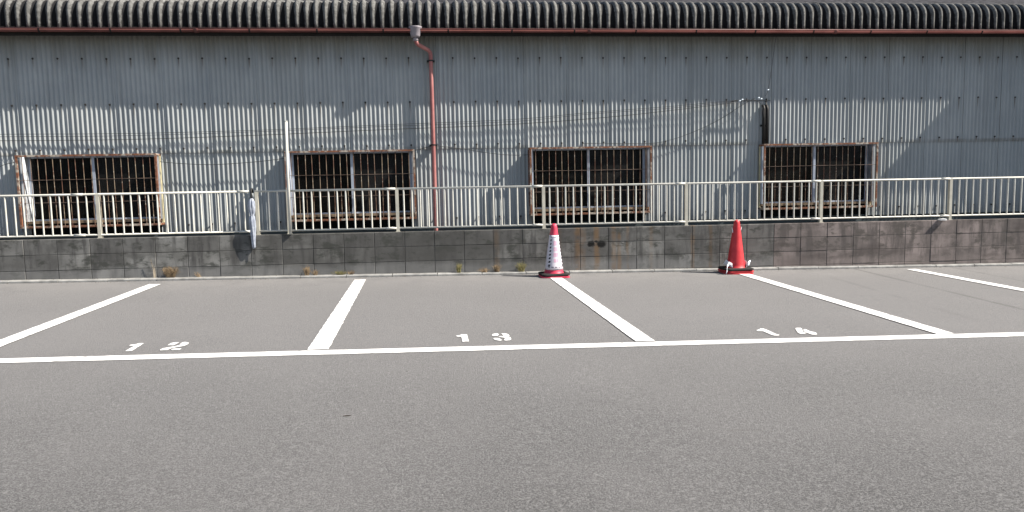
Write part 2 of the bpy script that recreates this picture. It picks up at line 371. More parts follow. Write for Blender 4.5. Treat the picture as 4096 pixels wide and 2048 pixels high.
digit([[(1550, 130), (1620, 115), (1740, 115), (1785, 150), (1800, 205), (1810, 240), (1880, 275), (1945, 300), (1860, 318), (1720, 318), (1640, 280), (1600, 215)],
       [(1838, 170), (1870, 158), (1950, 180), (2080, 240), (2200, 260), (2280, 290), (2305, 335), (2280, 352), (2130, 350), (2000, 300), (1900, 262), (1840, 215)]], 3000, 1300, 8.587, 'digit 4', n14)

# ------------------------------------------------------------------ kerb
kerb = thing('kerb', kind='structure')
for v in range(3):
    pass
km = []
for v in range(3):
    mb = MB(); d = random.uniform(-.003, .003)
    x1 = .594; y0 = -.10+d; h = .034
    mb.add([(0, y0, -.05), (x1, y0, -.05), (x1, .0, -.05), (0, .0, -.05), (0, y0, h-.012), (x1, y0, h-.012), (x1, 0, h), (0, 0, h), (.004, y0+.014, h), (x1-.004, y0+.014, h)],
           [(0, 1, 5, 4), (4, 5, 9, 8), (8, 9, 6, 7), (1, 2, 6, 9, 5), (0, 4, 8, 7, 3), (2, 3, 7, 6), (0, 3, 2, 1)])
    km.append(mb.mesh('kerb_stone', KERB))
for i in range(-6, 25):
    x = -4.66+.6*i
    inst('kerb_stone', random.choice(km), kerb, (x, -.004+random.uniform(-.002, .002), gz(x)+random.uniform(-.003, .002)), (0, math.atan(.01632), random.uniform(-.003, .003)))

# ------------------------------------------------------------------ block walls
tilt = .0056
def block_mesh(mat):
    mb = MB(); wd, h, dp = .3955, .1960, .12; b = .0025+random.uniform(0, .002)
    pr = random.uniform(-.0015, .0015)
    j = lambda: random.uniform(-.0012, .0012)
    o = [(0, .006, 0), (wd, .006, 0), (wd, .006, h), (0, .006, h)]
    i_ = [(b+j(), pr, b+j()), (wd-b+j(), pr, b+j()), (wd-b+j(), pr, h-b+j()), (b+j(), pr, h-b+j())]
    bk = [(0, dp, 0), (wd, dp, 0), (wd, dp, h), (0, dp, h)]
    mb.add(i_+o+bk, [(0, 1, 2, 3), (4, 5, 1, 0), (5, 6, 2, 1), (6, 7, 3, 2), (7, 4, 0, 3), (8, 9, 5, 4), (9, 10, 6, 5), (10, 11, 7, 6), (11, 8, 4, 7), (11, 10, 9, 8)])
    return mb.mesh('block', mat)
def block_wall(label, i0, i1, mat):
    t = thing('block_wall', label, 'block wall', (0, 0, 0), (0, math.atan(tilt), 0))
    ms = [block_mesh(mat) for _ in range(5)]
    for i in range(i0, i1):
        for k in range(-1, 3):
            if k == -1 and gz(-5.0+.4*i) > -tilt*(-5.0+.4*i)-.004: continue
            inst('block', random.choice(ms), t, (-5.0895+.4*i, random.uniform(-.0015, .0015), .2*k+.002))
    MB().box((-5.092+.4*i0, .0045, -.3), (-5.092+.4*i1, .112, .596)).obj('mortar', MORT, t)
    return t
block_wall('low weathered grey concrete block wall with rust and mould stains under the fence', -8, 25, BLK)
block_wall('low brown concrete block wall, the right end below the fence', 25, 44, BRN)

# ------------------------------------------------------------------ fence
FY = .05
def topz(x): return 1.1725-.0026*(x-1.15)
def botz(x): return .6435-.0040*(x-1.15)
def wallz(x): return .6-tilt*x
def fence(label, x0, x1, posts, bals, sleeves):
    t = thing('railing', label, 'railing', (0, 0, 0))
    for zf, hh in ((topz, .0135), (botz, .012)):
        mb = MB(); 
        mb.tube([(x0, FY, zf(x0)), ((x0+x1)/2, FY, zf((x0+x1)/2)), (x1, FY, zf(x1))], hh, 8)
        mb.obj('rail', FENCE, t, True)
    for x in posts:
        mb = MB().box((x-.021, FY-.012, wallz(x)-.004), (x+.021, FY+.034, topz(x)+.010))
        mb.box((x-.030, FY-.02, wallz(x)-.001), (x+.030, FY+.042, wallz(x)+.006))
        mb.obj('post', POST, t)
    bm_ = MB().tube([(0, 0, 0), (0, 0, 1)], .0105, 8, False).mesh('baluster', FENCE, True)
    for x in bals:
        if any(abs(x-p) < .036 for p in posts): continue
        z0, z1 = botz(x), topz(x)
        o = inst('baluster', bm_, t, (x, FY, z0), (random.uniform(-.003, .003), random.uniform(-.004, .004), 0)); o.scale = (1, 1, z1-z0)
    for x in sleeves:
        for zf in (topz, botz):
            MB().tube([(x-.07, FY, zf(x-.07)), (x+.07, FY, zf(x+.07))], .0165, 8).obj('joint_sleeve', FENCE, t, True)
            MB().tube([(x+.01, FY, zf(x)+.012), (x+.01, FY, zf(x)+.021)], .007, 6).obj('screw', FENCE, t)
    return t
posts_r = [-2.196, -1.795, -.371, 1.617, 3.639, 5.636, 7.629, 9.63, 11.63]
bal_r = [-2.043+.1108*k for k in range(15)]+[-.283+.1098*k for k in range(18)]+[1.700+.1102*k for k in range(0, 98)]
fence('white painted pipe fence on the block wall, the long run right of the umbrella', -2.215, 12.5, posts_r, bal_r, [-.46, 1.53, 3.55, 5.55, 7.54, 9.54])
fence('white painted pipe fence on the block wall, the run left of the umbrella', -8.2, -2.29, [-8.17, -6.17, -4.176], [-8.11+.1085*k for k in range(54)], [-4.42, -2.37])
# loose clip at the right
br = thing('loose_bracket', 'small white bracket lying on the brown wall under the fence at right', 'bracket', (7.463, -.02, .565))
MB().box((-.052, -.03, -.008), (.052, .03, .010)).box((-.04, -.034, .010), (.035, .01, .018)).obj('plate', WHITE, br)

# white pole
pl = thing('tall_pole', 'tall thin white pole rising above the fence left of the second window', 'pole', (-1.772, -.012, wallz(-1.77)))
MB().tube([(0, 0, 0), (.0, 0, .8), (.012, 0, 1.468)], .019, 12).obj('shaft', POLE, pl, True)
MB().tube([(.012, 0, 1.468), (.0122, 0, 1.476)], .0205, 12).obj('cap', POLE, pl, True)

# ------------------------------------------------------------------ umbrella
ux = -2.245
u = thing('umbrella', 'folded clear plastic umbrella hanging by its black handle from the fence', 'umbrella', (ux, -.03, .36))
hz = topz(ux)-.36
MB().tube([(0, 0, 0), (0, 0, .085)], [.005, .006], 8).obj('ferrule', BLACK, u)
MB().tube([(0, 0, .62), (0, 0, hz-.01), (.0, .006, hz+.018), (.0, .03, hz+.034), (.0, .062, hz+.034), (0, .092, hz+.016), (0, .1, hz-.02)], .0105, 8).obj('handle', BLACK, u, True)
def wob(a, z): return 1+.13*math.cos(6*a+z*9)+.07*math.cos(11*a+2-z*20)
MB().lathe([(.014, .078), (.022, .10), (.026, .16), (.032, .26), (.037, .36), (.037, .44), (.030, .495), (.022, .513), (.030, .535), (.041, .60), (.043, .65), (.036, .69), (.020, .725), (.012, .735)], 44, wob).obj('canopy', VINYL, u, True)
MB().tube([(.0, 0, .507), (0, 0, .519)], .0255, 16).obj('strap', VINYL, u, True)
for k in range(6):
    a = k*1.047+.3
    MB().tube([(.012*math.cos(a), .012*math.sin(a), .70), (.022*math.cos(a), .022*math.sin(a), .745)], .0022, 5).obj('rib_tip', BLACK, u)

# ------------------------------------------------------------------ cones
def rsq(h, c, z, n=4):                         # rounded square ring of points
    pts = []
    for sx, sy, a0 in ((1, 1, 0), (-1, 1, 90), (-1, -1, 180), (1, -1, 270)):
        for k in range(n+1):
            a = R(a0+90*k/n); pts.append((sx*(h-c)+c*math.cos(a), sy*(h-c)+c*math.sin(a), z))
    return pts
def plate(rings):
    mb = MB(); n = len(rings[0])
    for r_ in rings: mb.v += r_
    for j in range(len(rings)-1):
        for k in range(n): mb.f.append((j*n+k, j*n+(k+1) % n, (j+1)*n+(k+1) % n, (j+1)*n+k))
    mb.f.append(tuple(range(n))[::-1]); mb.f.append(tuple(range((len(rings)-1)*n, len(rings)*n)))
    return mb
def cone_body(z0, H, dent=0):
    pr = [(.150, z0+.010), (.146, z0+.028), (.133, z0+.040), (.126, z0+.046)]
    for k in range(1, 15):
        t = k/14; pr.append((.124+(.043-.124)*t, z0+.046+(H-.046-.055)*t))
    pr += [(.041, z0+H-.04), (.037, z0+H-.022), (.028, z0+H-.008), (.014, z0+H-.001), (.004, z0+H)]
    return MB().lathe(pr, 40)
def cone_base(z0, hs): return plate([rsq(hs, .045, z0), rsq(hs+.002, .045, z0+.004), rsq(hs, .045, z0+.018), rsq(hs-.03, .05, z0+.024), rsq(.145, .10, z0+.026)])
def weight(label, x, y, z, rz, hs=.192, zt=0.):
    mb = MB(); n = 0; rings = [rsq(hs-.012, .05, 0), rsq(hs+.002, .055, .006), rsq(hs, .055, .020), rsq(hs-.02, .05, .028), rsq(.152, .15, .030), rsq(.152, .15, .0)]
    n = len(rings[0])
    for r_ in rings: mb.v += r_
    m_ = len(rings)
    for j in range(m_):
        for k in range(n): mb.f.append((j*n+k, j*n+(k+1) % n, ((j+1) % m_)*n+(k+1) % n, ((j+1) % m_)*n+k))
    o = mb.obj('cone_weight', RUBBER, label=label, cat='cone weight', group='black rubber cone weights'); o.location = (x, y, z); o.rotation_euler = (zt, 0, rz); return o
def rad_at(z, z0, H):
    t = (z-z0-.046)/(H-.101); return .124+(.043-.124)*t
slope_y = math.atan(.01632)
# cone with the white sleeve
cx, cy = 1.672, -.375
c1 = thing('traffic_cone', 'pinkish red traffic cone wrapped in a white printed sleeve beside bay 13', 'traffic cone', (cx, cy, gz(cx)), (0, slope_y, R(-2)))
H1 = .705
cone_body(.012, H1-.012).obj('body', PINK, c1, True)
cone_base(0, .190).obj('base', PINK, c1)
sl_ = MB(); zs = [.098+.455*k/12 for k in range(13)]
prof = [(rad_at(z, .012, H1-.012)+.0035, z) for z in zs]
prof = [(prof[0][0]-.003, zs[0])]+prof+[(prof[-1][0]-.003, zs[-1])]
sl_.lathe(prof, 40, lambda a, z: 1+.012*math.sin(3*a+z*14)); sle = sl_.obj('sleeve', SLEEVE, c1, True)
def wrap(a0, a1, z0, z1, off, mb, slant=0):
    n = max(1, int(abs(a1-a0)/R(9)))
    for k in range(n):
        p = []
        for a, z in ((a0+(a1-a0)*k/n, z0), (a0+(a1-a0)*(k+1)/n, z0), (a0+(a1-a0)*(k+1)/n+slant, z1), (a0+(a1-a0)*k/n+slant, z1)):
            r_ = (rad_at(z, .012, H1-.012)+.0035)*(1+.012*math.sin(3*a+z*14))+off
            p.append((r_*math.cos(a), r_*math.sin(a), z))
        mb.add(p, [(0, 1, 2, 3)])
mb = MB(); A0 = R(-90+9)
for k in range(8):
    z = .145+k*.047
    wrap(A0-R(60), A0-R(44), z, z+.026, .0018, mb, R(5)); wrap(A0+R(48), A0+R(64), z, z+.026, .0018, mb, R(5))
for zc in (.132, .525):
    for k in (-2, -1, 0, 1, 2): wrap(A0+R(24*k-9), A0+R(24*k+7), zc, zc+.010, .0018, mb)
mb.obj('dashed_border', INK, sle)
mb = MB()
for k, (zc, hh) in enumerate(((.42, .06), (.345, .055), (.27, .055), (.20, .045))):
    for j in (-1, 1): wrap(A0+R(j*11-9+3*k % 5), A0+R(j*11+9), zc, zc+hh, .0014, mb)
mb.obj('faded_lettering', FADED, sle)
weight('black rubber weight ring on the base of the sleeved cone', cx, cy, gz(cx)+.027, R(3), .186)
# plain red cone on top of a second base
dx, dy = 4.205, -.335
c2 = thing('traffic_cone', 'bottom cone of the stacked red pair, only its red base shows', 'traffic cone', (dx, dy, gz(dx)), (0, slope_y, R(-3)), group='stacked red cones')
cone_base(0, .190).obj('base', RED, c2); cone_body(.012, .675).obj('body', RED, c2, True)
c3 = thing('traffic_cone', 'plain bright red traffic cone stacked on another at the end of the bay line', 'traffic cone', (dx+.002, dy+.004, gz(dx)+.026), (0, slope_y, R(2)), group='stacked red cones')
cone_base(0, .190).obj('base', RED, c3); cone_body(.012, .690).obj('body', RED, c3, True)
for a, z, hh in ((R(5), .56, .045), (R(185), .53, .07)):
    mb = MB(); r_ = rad_at(z, .012, .69)+.002
    mb.tube([(r_*math.cos(a), r_*math.sin(a)-.01, z), ((r_+.006)*math.cos(a), r_*math.sin(a)-.012, z+hh*.5), ((r_+.012)*math.cos(a), r_*math.sin(a)-.005, z+hh)], [.006, .005, .002], 5)
    mb.obj('tape_scrap', RAG, c3, label='scrap of white tape')
weight('black rubber weight ring on the base of the plain red cones', dx, dy, gz(dx)+.053, R(0), .194)
# torn white plastic around the red cone's foot
mb = MB(); bm = bmesh.new()
def ribbon(pts, wd, seed):
    rows_ = []
    for i, (p, ww) in enumerate(zip(pts, wd)):
        p = Vector(p); row = []
        for k in range(5):
            t = (k-2)/2; q = p+Vector((mnoise.noise((i*.9, k*.8, seed))*.012, mnoise.noise((i*.9, k*.8, seed+9))*.012, t*ww+mnoise.noise((i, k, seed+5))*.008)); row.append(bm.verts.new(q))
        rows_.append(row)
    for a, b in zip(rows_, rows_[1:]):
        for k in range(4): bm.faces.new((a[k], b[k], b[k+1], a[k+1]))
z0 = gz(dx)+.095
arc = []
for k in range(15):
    a = R(-128-k*18.5); rr = .148+.012*math.sin(k*1.7); arc.append((dx+rr*math.cos(a), dy+rr*math.sin(a), z0+.04*math.sin(k/14*math.pi)-.0+(.03 if k in (1, 2, 3) else 0)))
ribbon(arc, [.008, .028, .042, .038, .02, .014, .014, .014, .014, .014, .02, .038, .052, .05, .012], 2)
ribbon([(dx-.10, dy-.13, z0+.035), (dx-.15, dy-.15, z0+.06), (dx-.19, dy-.17, z0+.02), (dx-.205, dy-.20, z0-.03), (dx-.215, dy-.205, z0-.075)], [.012, .02, .018, .014, .01], 7)
ribbon([(dx+.12, dy-.09, z0+.02), (dx+.15, dy-.09, z0+.04), (dx+.165, dy-.08, z0+.055), (dx+.18, dy-.07, z0+.075)], [.025, .035, .02, .006], 5)
me = bpy.data.meshes.new('plastic_rag'); bm.to_mesh(me); bm.free(); me.materials.append(RAG)
for p in me.polygons: p.use_smooth = True
rag = link(bpy.data.objects.new('plastic_rag', me), None, 'torn white plastic sheet tied round the foot of the red cone', 'plastic sheet')
md = rag.modifiers.new('thick', 'SOLIDIFY'); md.thickness = .0015

# ------------------------------------------------------------------ warehouse
WY = .987                                     # plane of the wave crests
wh = thing('warehouse', 'long grey warehouse clad in corrugated slate with four barred windows', 'warehouse', (0, WY, 0))
def P(o): o.location = Vector(o.location)-Vector((0, WY, 0)); return o      # children are placed in world terms
WX0, WX1 = -9.3, 12.4
PW = .0635
def wave(x): return WY+.009*(1-math.cos(2*math.pi*(x-BX0)/PW))
def sheet(x0, x1, z0, z1, off=0., lean=.010, nseg=8):
    n = max(2, int(round((x1-x0)/PW*nseg))); mb = MB()
    for i in range(n+1):
        x = x0+(x1-x0)*i/n; t = (x-s0)/.635
        y = wave(x)+off-lean*(1-t)
        for z in (z0, z1):
            mb.v.append((x, y, z)); mb.v.append((x, y+.006, z))
    for i in range(n):
        a = 4*i; b = a+4
        mb.f += [(a, b, b+2, a+2), (a+1, a+3, b+3, b+1), (a, a+1, b+1, b), (a+2, b+2, b+3, a+3)]
    mb.f += [(0, 2, 3, 1), (4*n, 4*n+1, 4*n+3, 4*n+2)]
    return mb
wins = [(-5.504, -3.672), (-1.947, -.125), (1.541, 3.377), (5.120, 6.962)]
WZ0, WZ1 = .735, 1.73
opens = [(a+.045, b-.045, WZ0+.085, WZ1-.022) for a, b in wins]
s0 = -5.486-.635*6
k = 0
upper_mesh = None
while s0 < WX1:
    # the upper tier: every sheet shares one mesh, since ten waves fit one sheet
    if upper_mesh is None:
        keep = s0; upper_mesh = sheet(s0, s0+.635+.052, 1.735, 3.47, -.008).mesh('wall_sheet', SLATE, True)
        base_x = s0
    o = inst('wall_sheet', upper_mesh, wh, (s0-base_x, random.uniform(-.0015, .0015), random.uniform(-.004, .004))); P(o)
    # the lower tier is cut round the windows
    a, b = s0, s0+.635+.052; cuts = [(a, b, .60, 1.765)]
    for ox0, ox1, oz0, oz1 in opens:
        nc = []
        for (p, q, zl, zh) in cuts:
            if q <= ox0 or p >= ox1 or (zl, zh) != (.60, 1.765): nc.append((p, q, zl, zh)); continue
            if p < ox0: nc.append((p, ox0, zl, zh))
            if q > ox1: nc.append((ox1, q, zl, zh))
            m0, m1 = max(p, ox0), min(q, ox1)
            nc += [(m0, m1, oz1, 1.7651)]
        cuts = nc
    for (p, q, zl, zh) in cuts:
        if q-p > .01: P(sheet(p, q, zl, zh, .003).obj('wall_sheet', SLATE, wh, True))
    s0 += .635; k += 1
for me in bpy.data.meshes:
    if me.name.startswith('wall_sheet'):
        try: me.set_sharp_from_angle(angle=R(60))
        except Exception: pass
# bolts
mb = MB().lathe([(.0145, 0), (.0135, .004), (.0095, .007), (.009, .016), (.003, .020)], 8)
bme = mb.mesh('bolt', BOLT)
for zr, i0, i1 in ((3.036, -8, 53), (2.413, -8, 53), (1.798, -8, 53), (.725, -8, 53)):
    for i in range(i0, i1):
        x = BX0+BP*i
        if zr < 1 and any(a-.08 < x < b+.08 for a, b in wins): continue
        if zr == 1.798: x -= .001
        t = ((x-(-5.486)) % .635)/.635; y = WY-.010*(1-t)+(-.008 if zr > 1.77 else .003)
        o = inst('bolt', bme, wh, (x, y+.001, zr+random.uniform(-.004, .004)), (R(90)+random.uniform(-.15, .15), random.uniform(-.1, .1), 0)); P(o)
# shell
def wpart(mb, name, mat, smooth=False, **kk): return P(mb.obj(name, mat, wh, smooth, **kk))
wpart(MB().box((WX0, 1.012, -.4), (WX1, 1.20, .612)), 'foundation', FOUND)
wpart(MB().box((WX0, 9.0, .0), (WX1, 9.15, 3.4)), 'rear_wall', DARK)
wpart(MB().box((WX0-.02, 1.03, .0), (WX0+.10, 9.0, 3.45)), 'end_wall', SLATE)
wpart(MB().box((WX1-.02, 1.03, .0), (WX1+.10, 9.0, 3.45)), 'end_wall', SLATE)
wpart(MB().box((WX0+.1, 1.201, -.3), (WX1-.02, 8.99, .02)), 'floor', DARK)
# inner lining beside the windows
edges = [WX0+.1]+[v for o in opens for v in (o[0]-.02, o[1]+.02)]+[WX1-.02]
for i in range(0, len(edges), 2): wpart(MB().box((edges[i], 1.085, .613), (edges[i+1], 1.11, 3.40)), 'inner_lining', DARK)
for o in opens:
    wpart(MB().box((o[0]-.019, 1.085, o[3]+.03), (o[1]+.019, 1.11, 3.40)), 'inner_lining', DARK)
    wpart(MB().box((o[0]-.019, 1.085, .613), (o[1]+.019, 1.11, o[2]-.03)), 'inner_lining', VOID)
wpart(MB().box((WX0, .8175, 3.411), (WX1, 1.10, 3.44)), 'eave_board', DARK)
wpart(MB().box((WX0, .802, 3.315), (WX1, .818, 3.4105)), 'fascia_light_stop', DARK)  # added to stop sun leaking between gutter and roof
# roof
roof = P(thing_part('roof', wh)); 
RP = .13
path = [(.805, 3.402), (.805, 3.50), (.805, 3.628)]
Rr = .235
for k in range(1, 9):
    a = R(80)*k/8; path.append((.805+Rr*(1-math.cos(a)), 3.628+Rr*math.sin(a)))
ly, lz = path[-1]
for d in (.15, .4, .9, 1.6): path.append((ly+d*math.cos(R(10)), lz+d*math.sin(R(10))))
mb = MB(); NS = 12; NW = 7
nrm = []
for j, (y, z) in enumerate(path):
    a = path[max(j-1, 0)]; b = path[min(j+1, len(path)-1)]; t = Vector((b[0]-a[0], b[1]-a[1])).normalized(); nrm.append((-t.y, t.x))
ncol = NS*NW+8
for j, (y, z) in enumerate(path):
    for i in range(ncol+1):
        x = i/NS*RP; h = .024*math.cos(2*math.pi*x/RP)
        hh = h-.024
        mb.v.append((x, y+nrm[j][0]*hh, z+nrm[j][1]*hh))
nv = len(mb.v)
mb.v += [(v[0], v[1]+.007, v[2]) for v in mb.v[:ncol+1]]
for j in range(len(path)-1):
    for i in range(ncol):
        a = j*(ncol+1)+i; mb.f.append((a, a+1, a+ncol+2, a+ncol+1))
for i in range(ncol): mb.f.append((i, nv+i, nv+i+1, i+1))
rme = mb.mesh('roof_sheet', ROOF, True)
nsh = int((WX1-WX0)/(RP*NW))+2
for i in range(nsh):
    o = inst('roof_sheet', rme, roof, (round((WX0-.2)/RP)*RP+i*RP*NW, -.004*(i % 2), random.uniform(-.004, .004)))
wpart(prism([(2.45, 4.08), (12.2, 8.0), (12.2, 7.9), (2.45, 3.98)], WX0-.2, WX1+.3), 'upper_roof', UPROOF)
wpart(MB().box((WX0-.2, 2.43, 3.85), (WX1+.3, 2.46, 4.10)), 'roof_riser', UPROOF)
for k in range(-2, 9):
    pass
# gutter
gy, gzc, gr = .755, 3.395, .043
mb = MB(); nseg = 14
for x in (WX0-.1, WX1+.1):
    for rr in (gr, gr-.004):
        for k in range(nseg+1):
            a = math.pi+math.pi*k/nseg; mb.v.append((x, gy+rr*math.cos(a), gzc+rr*math.sin(a)))
n1 = nseg+1
for k in range(nseg):
    mb.f.append((k, k+1, 2*n1+k+1, 2*n1+k)); mb.f.append((n1+k+1, n1+k, 3*n1+k, 3*n1+k+1))
for k in (0, nseg): mb.f.append((k, n1+k, 3*n1+k, 2*n1+k))
for s_ in (0, 2*n1):
    for k in range(nseg): mb.f.append((s_+k, s_+k+1, s_+n1+k+1, s_+n1+k))
gut = wpart(mb, 'gutter', GUT, True)
mb = MB().tube([(WX0-.1, gy-gr, gzc+.002), (WX1+.1, gy-gr, gzc+.002)], .006, 8); P_ = mb.obj('gutter_lip', GUT, gut, True)
# gutter is a child of wh at -WY offset, its own children share its local frame
def ringarc(x, wd, r0, r1):
    m2 = MB()
    for xx in (x, x+wd):
        for rr in (r0, r1):
            for k in range(13):
                a = math.pi+math.pi*k/12; m2.v.append((xx, gy+rr*math.cos(a), gzc+rr*math.sin(a)))
    for k in range(12):
        m2.f += [(k, k+1, 26+k+1, 26+k), (13+k+1, 13+k, 39+k, 39+k+1), (k+1, k, 13+k, 13+k+1), (26+k, 26+k+1, 39+k+1, 39+k)]
    return m2
for k in range(24): ringarc(-8.66+.905*k, .02, gr+.004, gr).obj('gutter_bracket', BLACK, gut)
for x in (-3.05, 2.4, 6.15): ringarc(x, .06, gr+.006, gr).obj('gutter_joint', GUT, gut, True)
# rain head and downpipe
hx = at(1662, 150, gy).x
rh = wpart(MB().lathe([(.045, 3.285), (.060, 3.287), (.068, 3.31), (.082, 3.40), (.092, 3.415), (.094, 3.432), (.086, 3.434)], 24, c=(hx, gy-.004)), 'rain_head', HOP, True)
MB().lathe([(.030, 3.235), (.037, 3.24), (.037, 3.27), (.033, 3.286)], 20, c=(hx, gy-.004)).obj('neck', HOP, rh, True)
px0 = at(1722, 205, .89).x; pxe = .150
py = WY-.098
pipe_pts = [(hx+.005, gy, 3.245), (hx+.012, gy+.008, 3.215), (hx+.03, gy+.03, 3.195), (px0-.03, py-.02, 3.13), (px0-.006, py-.003, 3.10), (px0, py, 3.07), (px0, py, 2.95)]
for k in range(1, 9): pipe_pts.append((px0+(pxe-px0)*k/8, py, 2.95-(2.95+.05)*k/8))
dp = wpart(MB().tube(pipe_pts, .0285, 16), 'downpipe', PIPE, True)
for z in (2.985, 1.79):
    x = px0+(pxe-px0)*max(0, (2.95-z)/3)
    MB().tube([(x, py, z-.010), (x, py, z+.010)], .033, 14).box((x-.055, py+.012, z-.008), (x+.055, WY, z+.008)).obj('pipe_bracket', BLACK, dp)
# windows and their grilles
CX = [R(0)]*4
wl = ['rusty barred window at the far left', 'rusty barred window behind the white pole', 'rusty barred window above the sleeved cone', 'rusty barred window under the black conduit']
def frame_box(mb, x0, x1, y0, y1, z0, z1): return mb.box((x0, y0, z0), (x1, y1, z1))
for wi, ((a, b), (ox0, ox1, oz0, oz1)) in enumerate(zip(wins, opens)):
    g_ = P(thing_part('window_grille', wh, wl[wi].replace('window', 'grille')))
    t_ = .026; YF = .80
    def gp_(mb, name, mat=RUST, sm=False): return mb.obj(name, mat, g_, sm)
    gp_(MB().box((a, YF, WZ1-t_), (b, YF+.03, WZ1)), 'grille_frame'); gp_(MB().box((a, YF, WZ0), (b, YF+.03, WZ0+.026)), 'grille_frame')
    gp_(MB().box((a, YF+.002, WZ0+.026), (a+t_, YF+.028, WZ1-t_)), 'grille_frame'); gp_(MB().box((b-t_, YF+.002, WZ0+.026), (b, YF+.028, WZ1-t_)), 'grille_frame')
    for xx in (a, b-.028):
        for zz in (WZ0, WZ1-.03): gp_(MB().box((xx+.001, YF+.03, zz+.002), (xx+.026, WY+.004, zz+.026)), 'return_bar')
        gp_(MB().box((xx-.004 if xx == a else xx+.003, WY-.034, WZ0+.03), (xx+.024 if xx == a else xx+.030, WY-.012, WZ1-.032)), 'return_bar', CREAM if wi in (0, 3) else RUST)
    gp_(MB().box((a+.02, YF+.07, WZ0+.004), (b-.02, YF+.10, WZ0+.02)), 'bottom_rail'); gp_(MB().box((a+.02, YF+.03, WZ0-.006), (b-.02, YF+.18, WZ0+.003)), 'bottom_tray')
    rodm = MB().tube([(0, 0, 0), (0, 0, WZ1-t_-WZ0-.026)], .0044, 6, False).mesh('bar', ROD)
    for k in range(18):
        x = a+t_+(b-a-2*t_)*(k+.62)/18.25
        inst('bar', rodm, g_, (x, YF+.016, WZ0+.026), (random.uniform(-.004, .004), random.uniform(-.008, .008), 0))
    for fz in (.345, .655):
        z = WZ1-(WZ1-WZ0)*fz; sag = random.uniform(-.004, .004)
        gp_(MB().tube([(a+t_, YF+.009, z), ((a+b)/2, YF+.009, z+sag), (b-t_, YF+.009, z+random.uniform(-.003, .003))], .0031, 5), 'cross_bar', CROSS)
    wn = P(thing_part('window', wh, wl[wi].replace('rusty barred ', 'two-pane sliding ')))
    def fp(mb, name, mat=ALU): return mb.obj(name, mat, wn)
    y0, y1 = .955, 1.083
    fp(MB().box((ox0-.03, .895, oz0), (ox0, y1, oz1)), 'frame', JAMB if wi in (0, 2) else ALU); fp(MB().box((ox1, .885, oz0), (ox1+.03, y1, oz1)), 'frame', DULL)
    fp(MB().box((ox0-.03, y0, oz1), (ox1+.03, y1, oz1+.024)), 'frame'); fp(MB().box((ox0-.03, y0-.012, oz0-.034), (ox1+.03, y1, oz0)), 'sill', SILL)
    mid = (ox0+ox1)/2
    for side, (p, q, yy) in enumerate(((ox0+.002, mid+.02, 1.045), (mid-.02, ox1-.002, 1.012))):
        fr = MB().box((p, yy, oz0+.002), (p+.036, yy+.024, oz1-.002)).box((q-.036, yy, oz0+.002), (q, yy+.024, oz1-.002))
        fr.box((p+.036, yy+.001, oz0+.002), (q-.036, yy+.023, oz0+.024)).box((p+.036, yy+.001, oz1-.018), (q-.036, yy+.023, oz1-.002))
        fp(fr, 'sash')
        fp(MB().box((p+.036, yy+.010, oz0+.024), (q-.036, yy+.014, oz1-.018)), 'pane', GLASS if side == 0 else DGLASS)
# pale things standing inside behind the glass
# conduit pair above the last window and the insulators
cd = P(thing_part('conduit', wh, 'pair of black conduits above the fourth window'))
for x in (5.172, 5.226):
    MB().tube([(x, WY-.045, 1.735), (x, WY-.045, 2.26), (x, WY-.03, 2.30), (x, WY+.01, 2.32)], .0235, 10).obj('conduit_pipe', BLACK, cd, True)
MB().box((5.135, WY-.02, 2.0), (5.262, WY+.004, 2.03)).obj('conduit_clip', BLACK, cd)
INS = flat('insulator_porcelain', (.55, .62, .68), .3, .5)
for q in ((2958, 404), (2968, 399), (3034, 392), (3044, 396), (3071, 360)):
    p = at(*q, .86)
    wpart(MB().tube([(p.x-.016, .86, p.z-.006), (p.x, .855, p.z), (p.x+.016, .86, p.z+.006)], [.008, .013, .008], 10), 'insulator', INS, True)
wpart(MB().box((4.63, .855, 2.372), (5.23, .875, 2.384)).tube([(4.66, .865, 2.378), (4.66, WY+.01, 2.378)], .006, 6).tube([(5.21, .865, 2.378), (5.21, WY+.01, 2.378)], .006, 6), 'cable_bracket', BLACK)

# ------------------------------------------------------------------ cables
def spline(pts, n=7):
    pts = [Vector(p) for p in pts]; o = []
    for i in range(len(pts)-1):
        p0, p1, p2, p3 = pts[max(i-1, 0)], pts[i], pts[i+1], pts[min(i+2, len(pts)-1)]
        for k in range(n):
            t = k/n; o.append(.5*((2*p1)+(-p0+p2)*t+(2*p0-5*p1+4*p2-p3)*t*t+(-p0+3*p1-3*p2+p3)*t**3))
    o.append(pts[-1]); return o
CY = .925
MB().tube(spline([at(x, y, CY) for x, y in ((-200, 540), (0, 537), (500, 534), (1024, 521), (1500, 501), (2048, 478), (2350, 451), (2700, 424), (2950, 401), (3000, 398))]), .0034, 6).obj('wall_cable', CABLE, None, True, label='upper long thin cable rising to the bracket above the fourth window', cat='cable', group='cables along the warehouse wall')
MB().tube(spline([at(x, y, CY-.02) for x, y in ((-200, 549), (0, 547), (500, 543), (1024, 527), (1500, 507), (2048, 486), (2350, 457), (2700, 431), (2955, 404))]), .0032, 6).obj('wall_cable', CABLE, None, True, label='second thin cable running just below the upper cable on the wall', cat='cable', group='cables along the warehouse wall')
MB().tube(spline([at(x, y, .955) for x, y in ((-200, 566), (0, 563), (500, 558), (1024, 541), (1500, 520), (2048, 497), (2500, 462), (2950, 409))]), .004, 6).obj('wall_cable', CABLE, None, True, label='lowest of the three long cables, lying close against the wall ribs', cat='cable', group='cables along the warehouse wall')
YC = .915
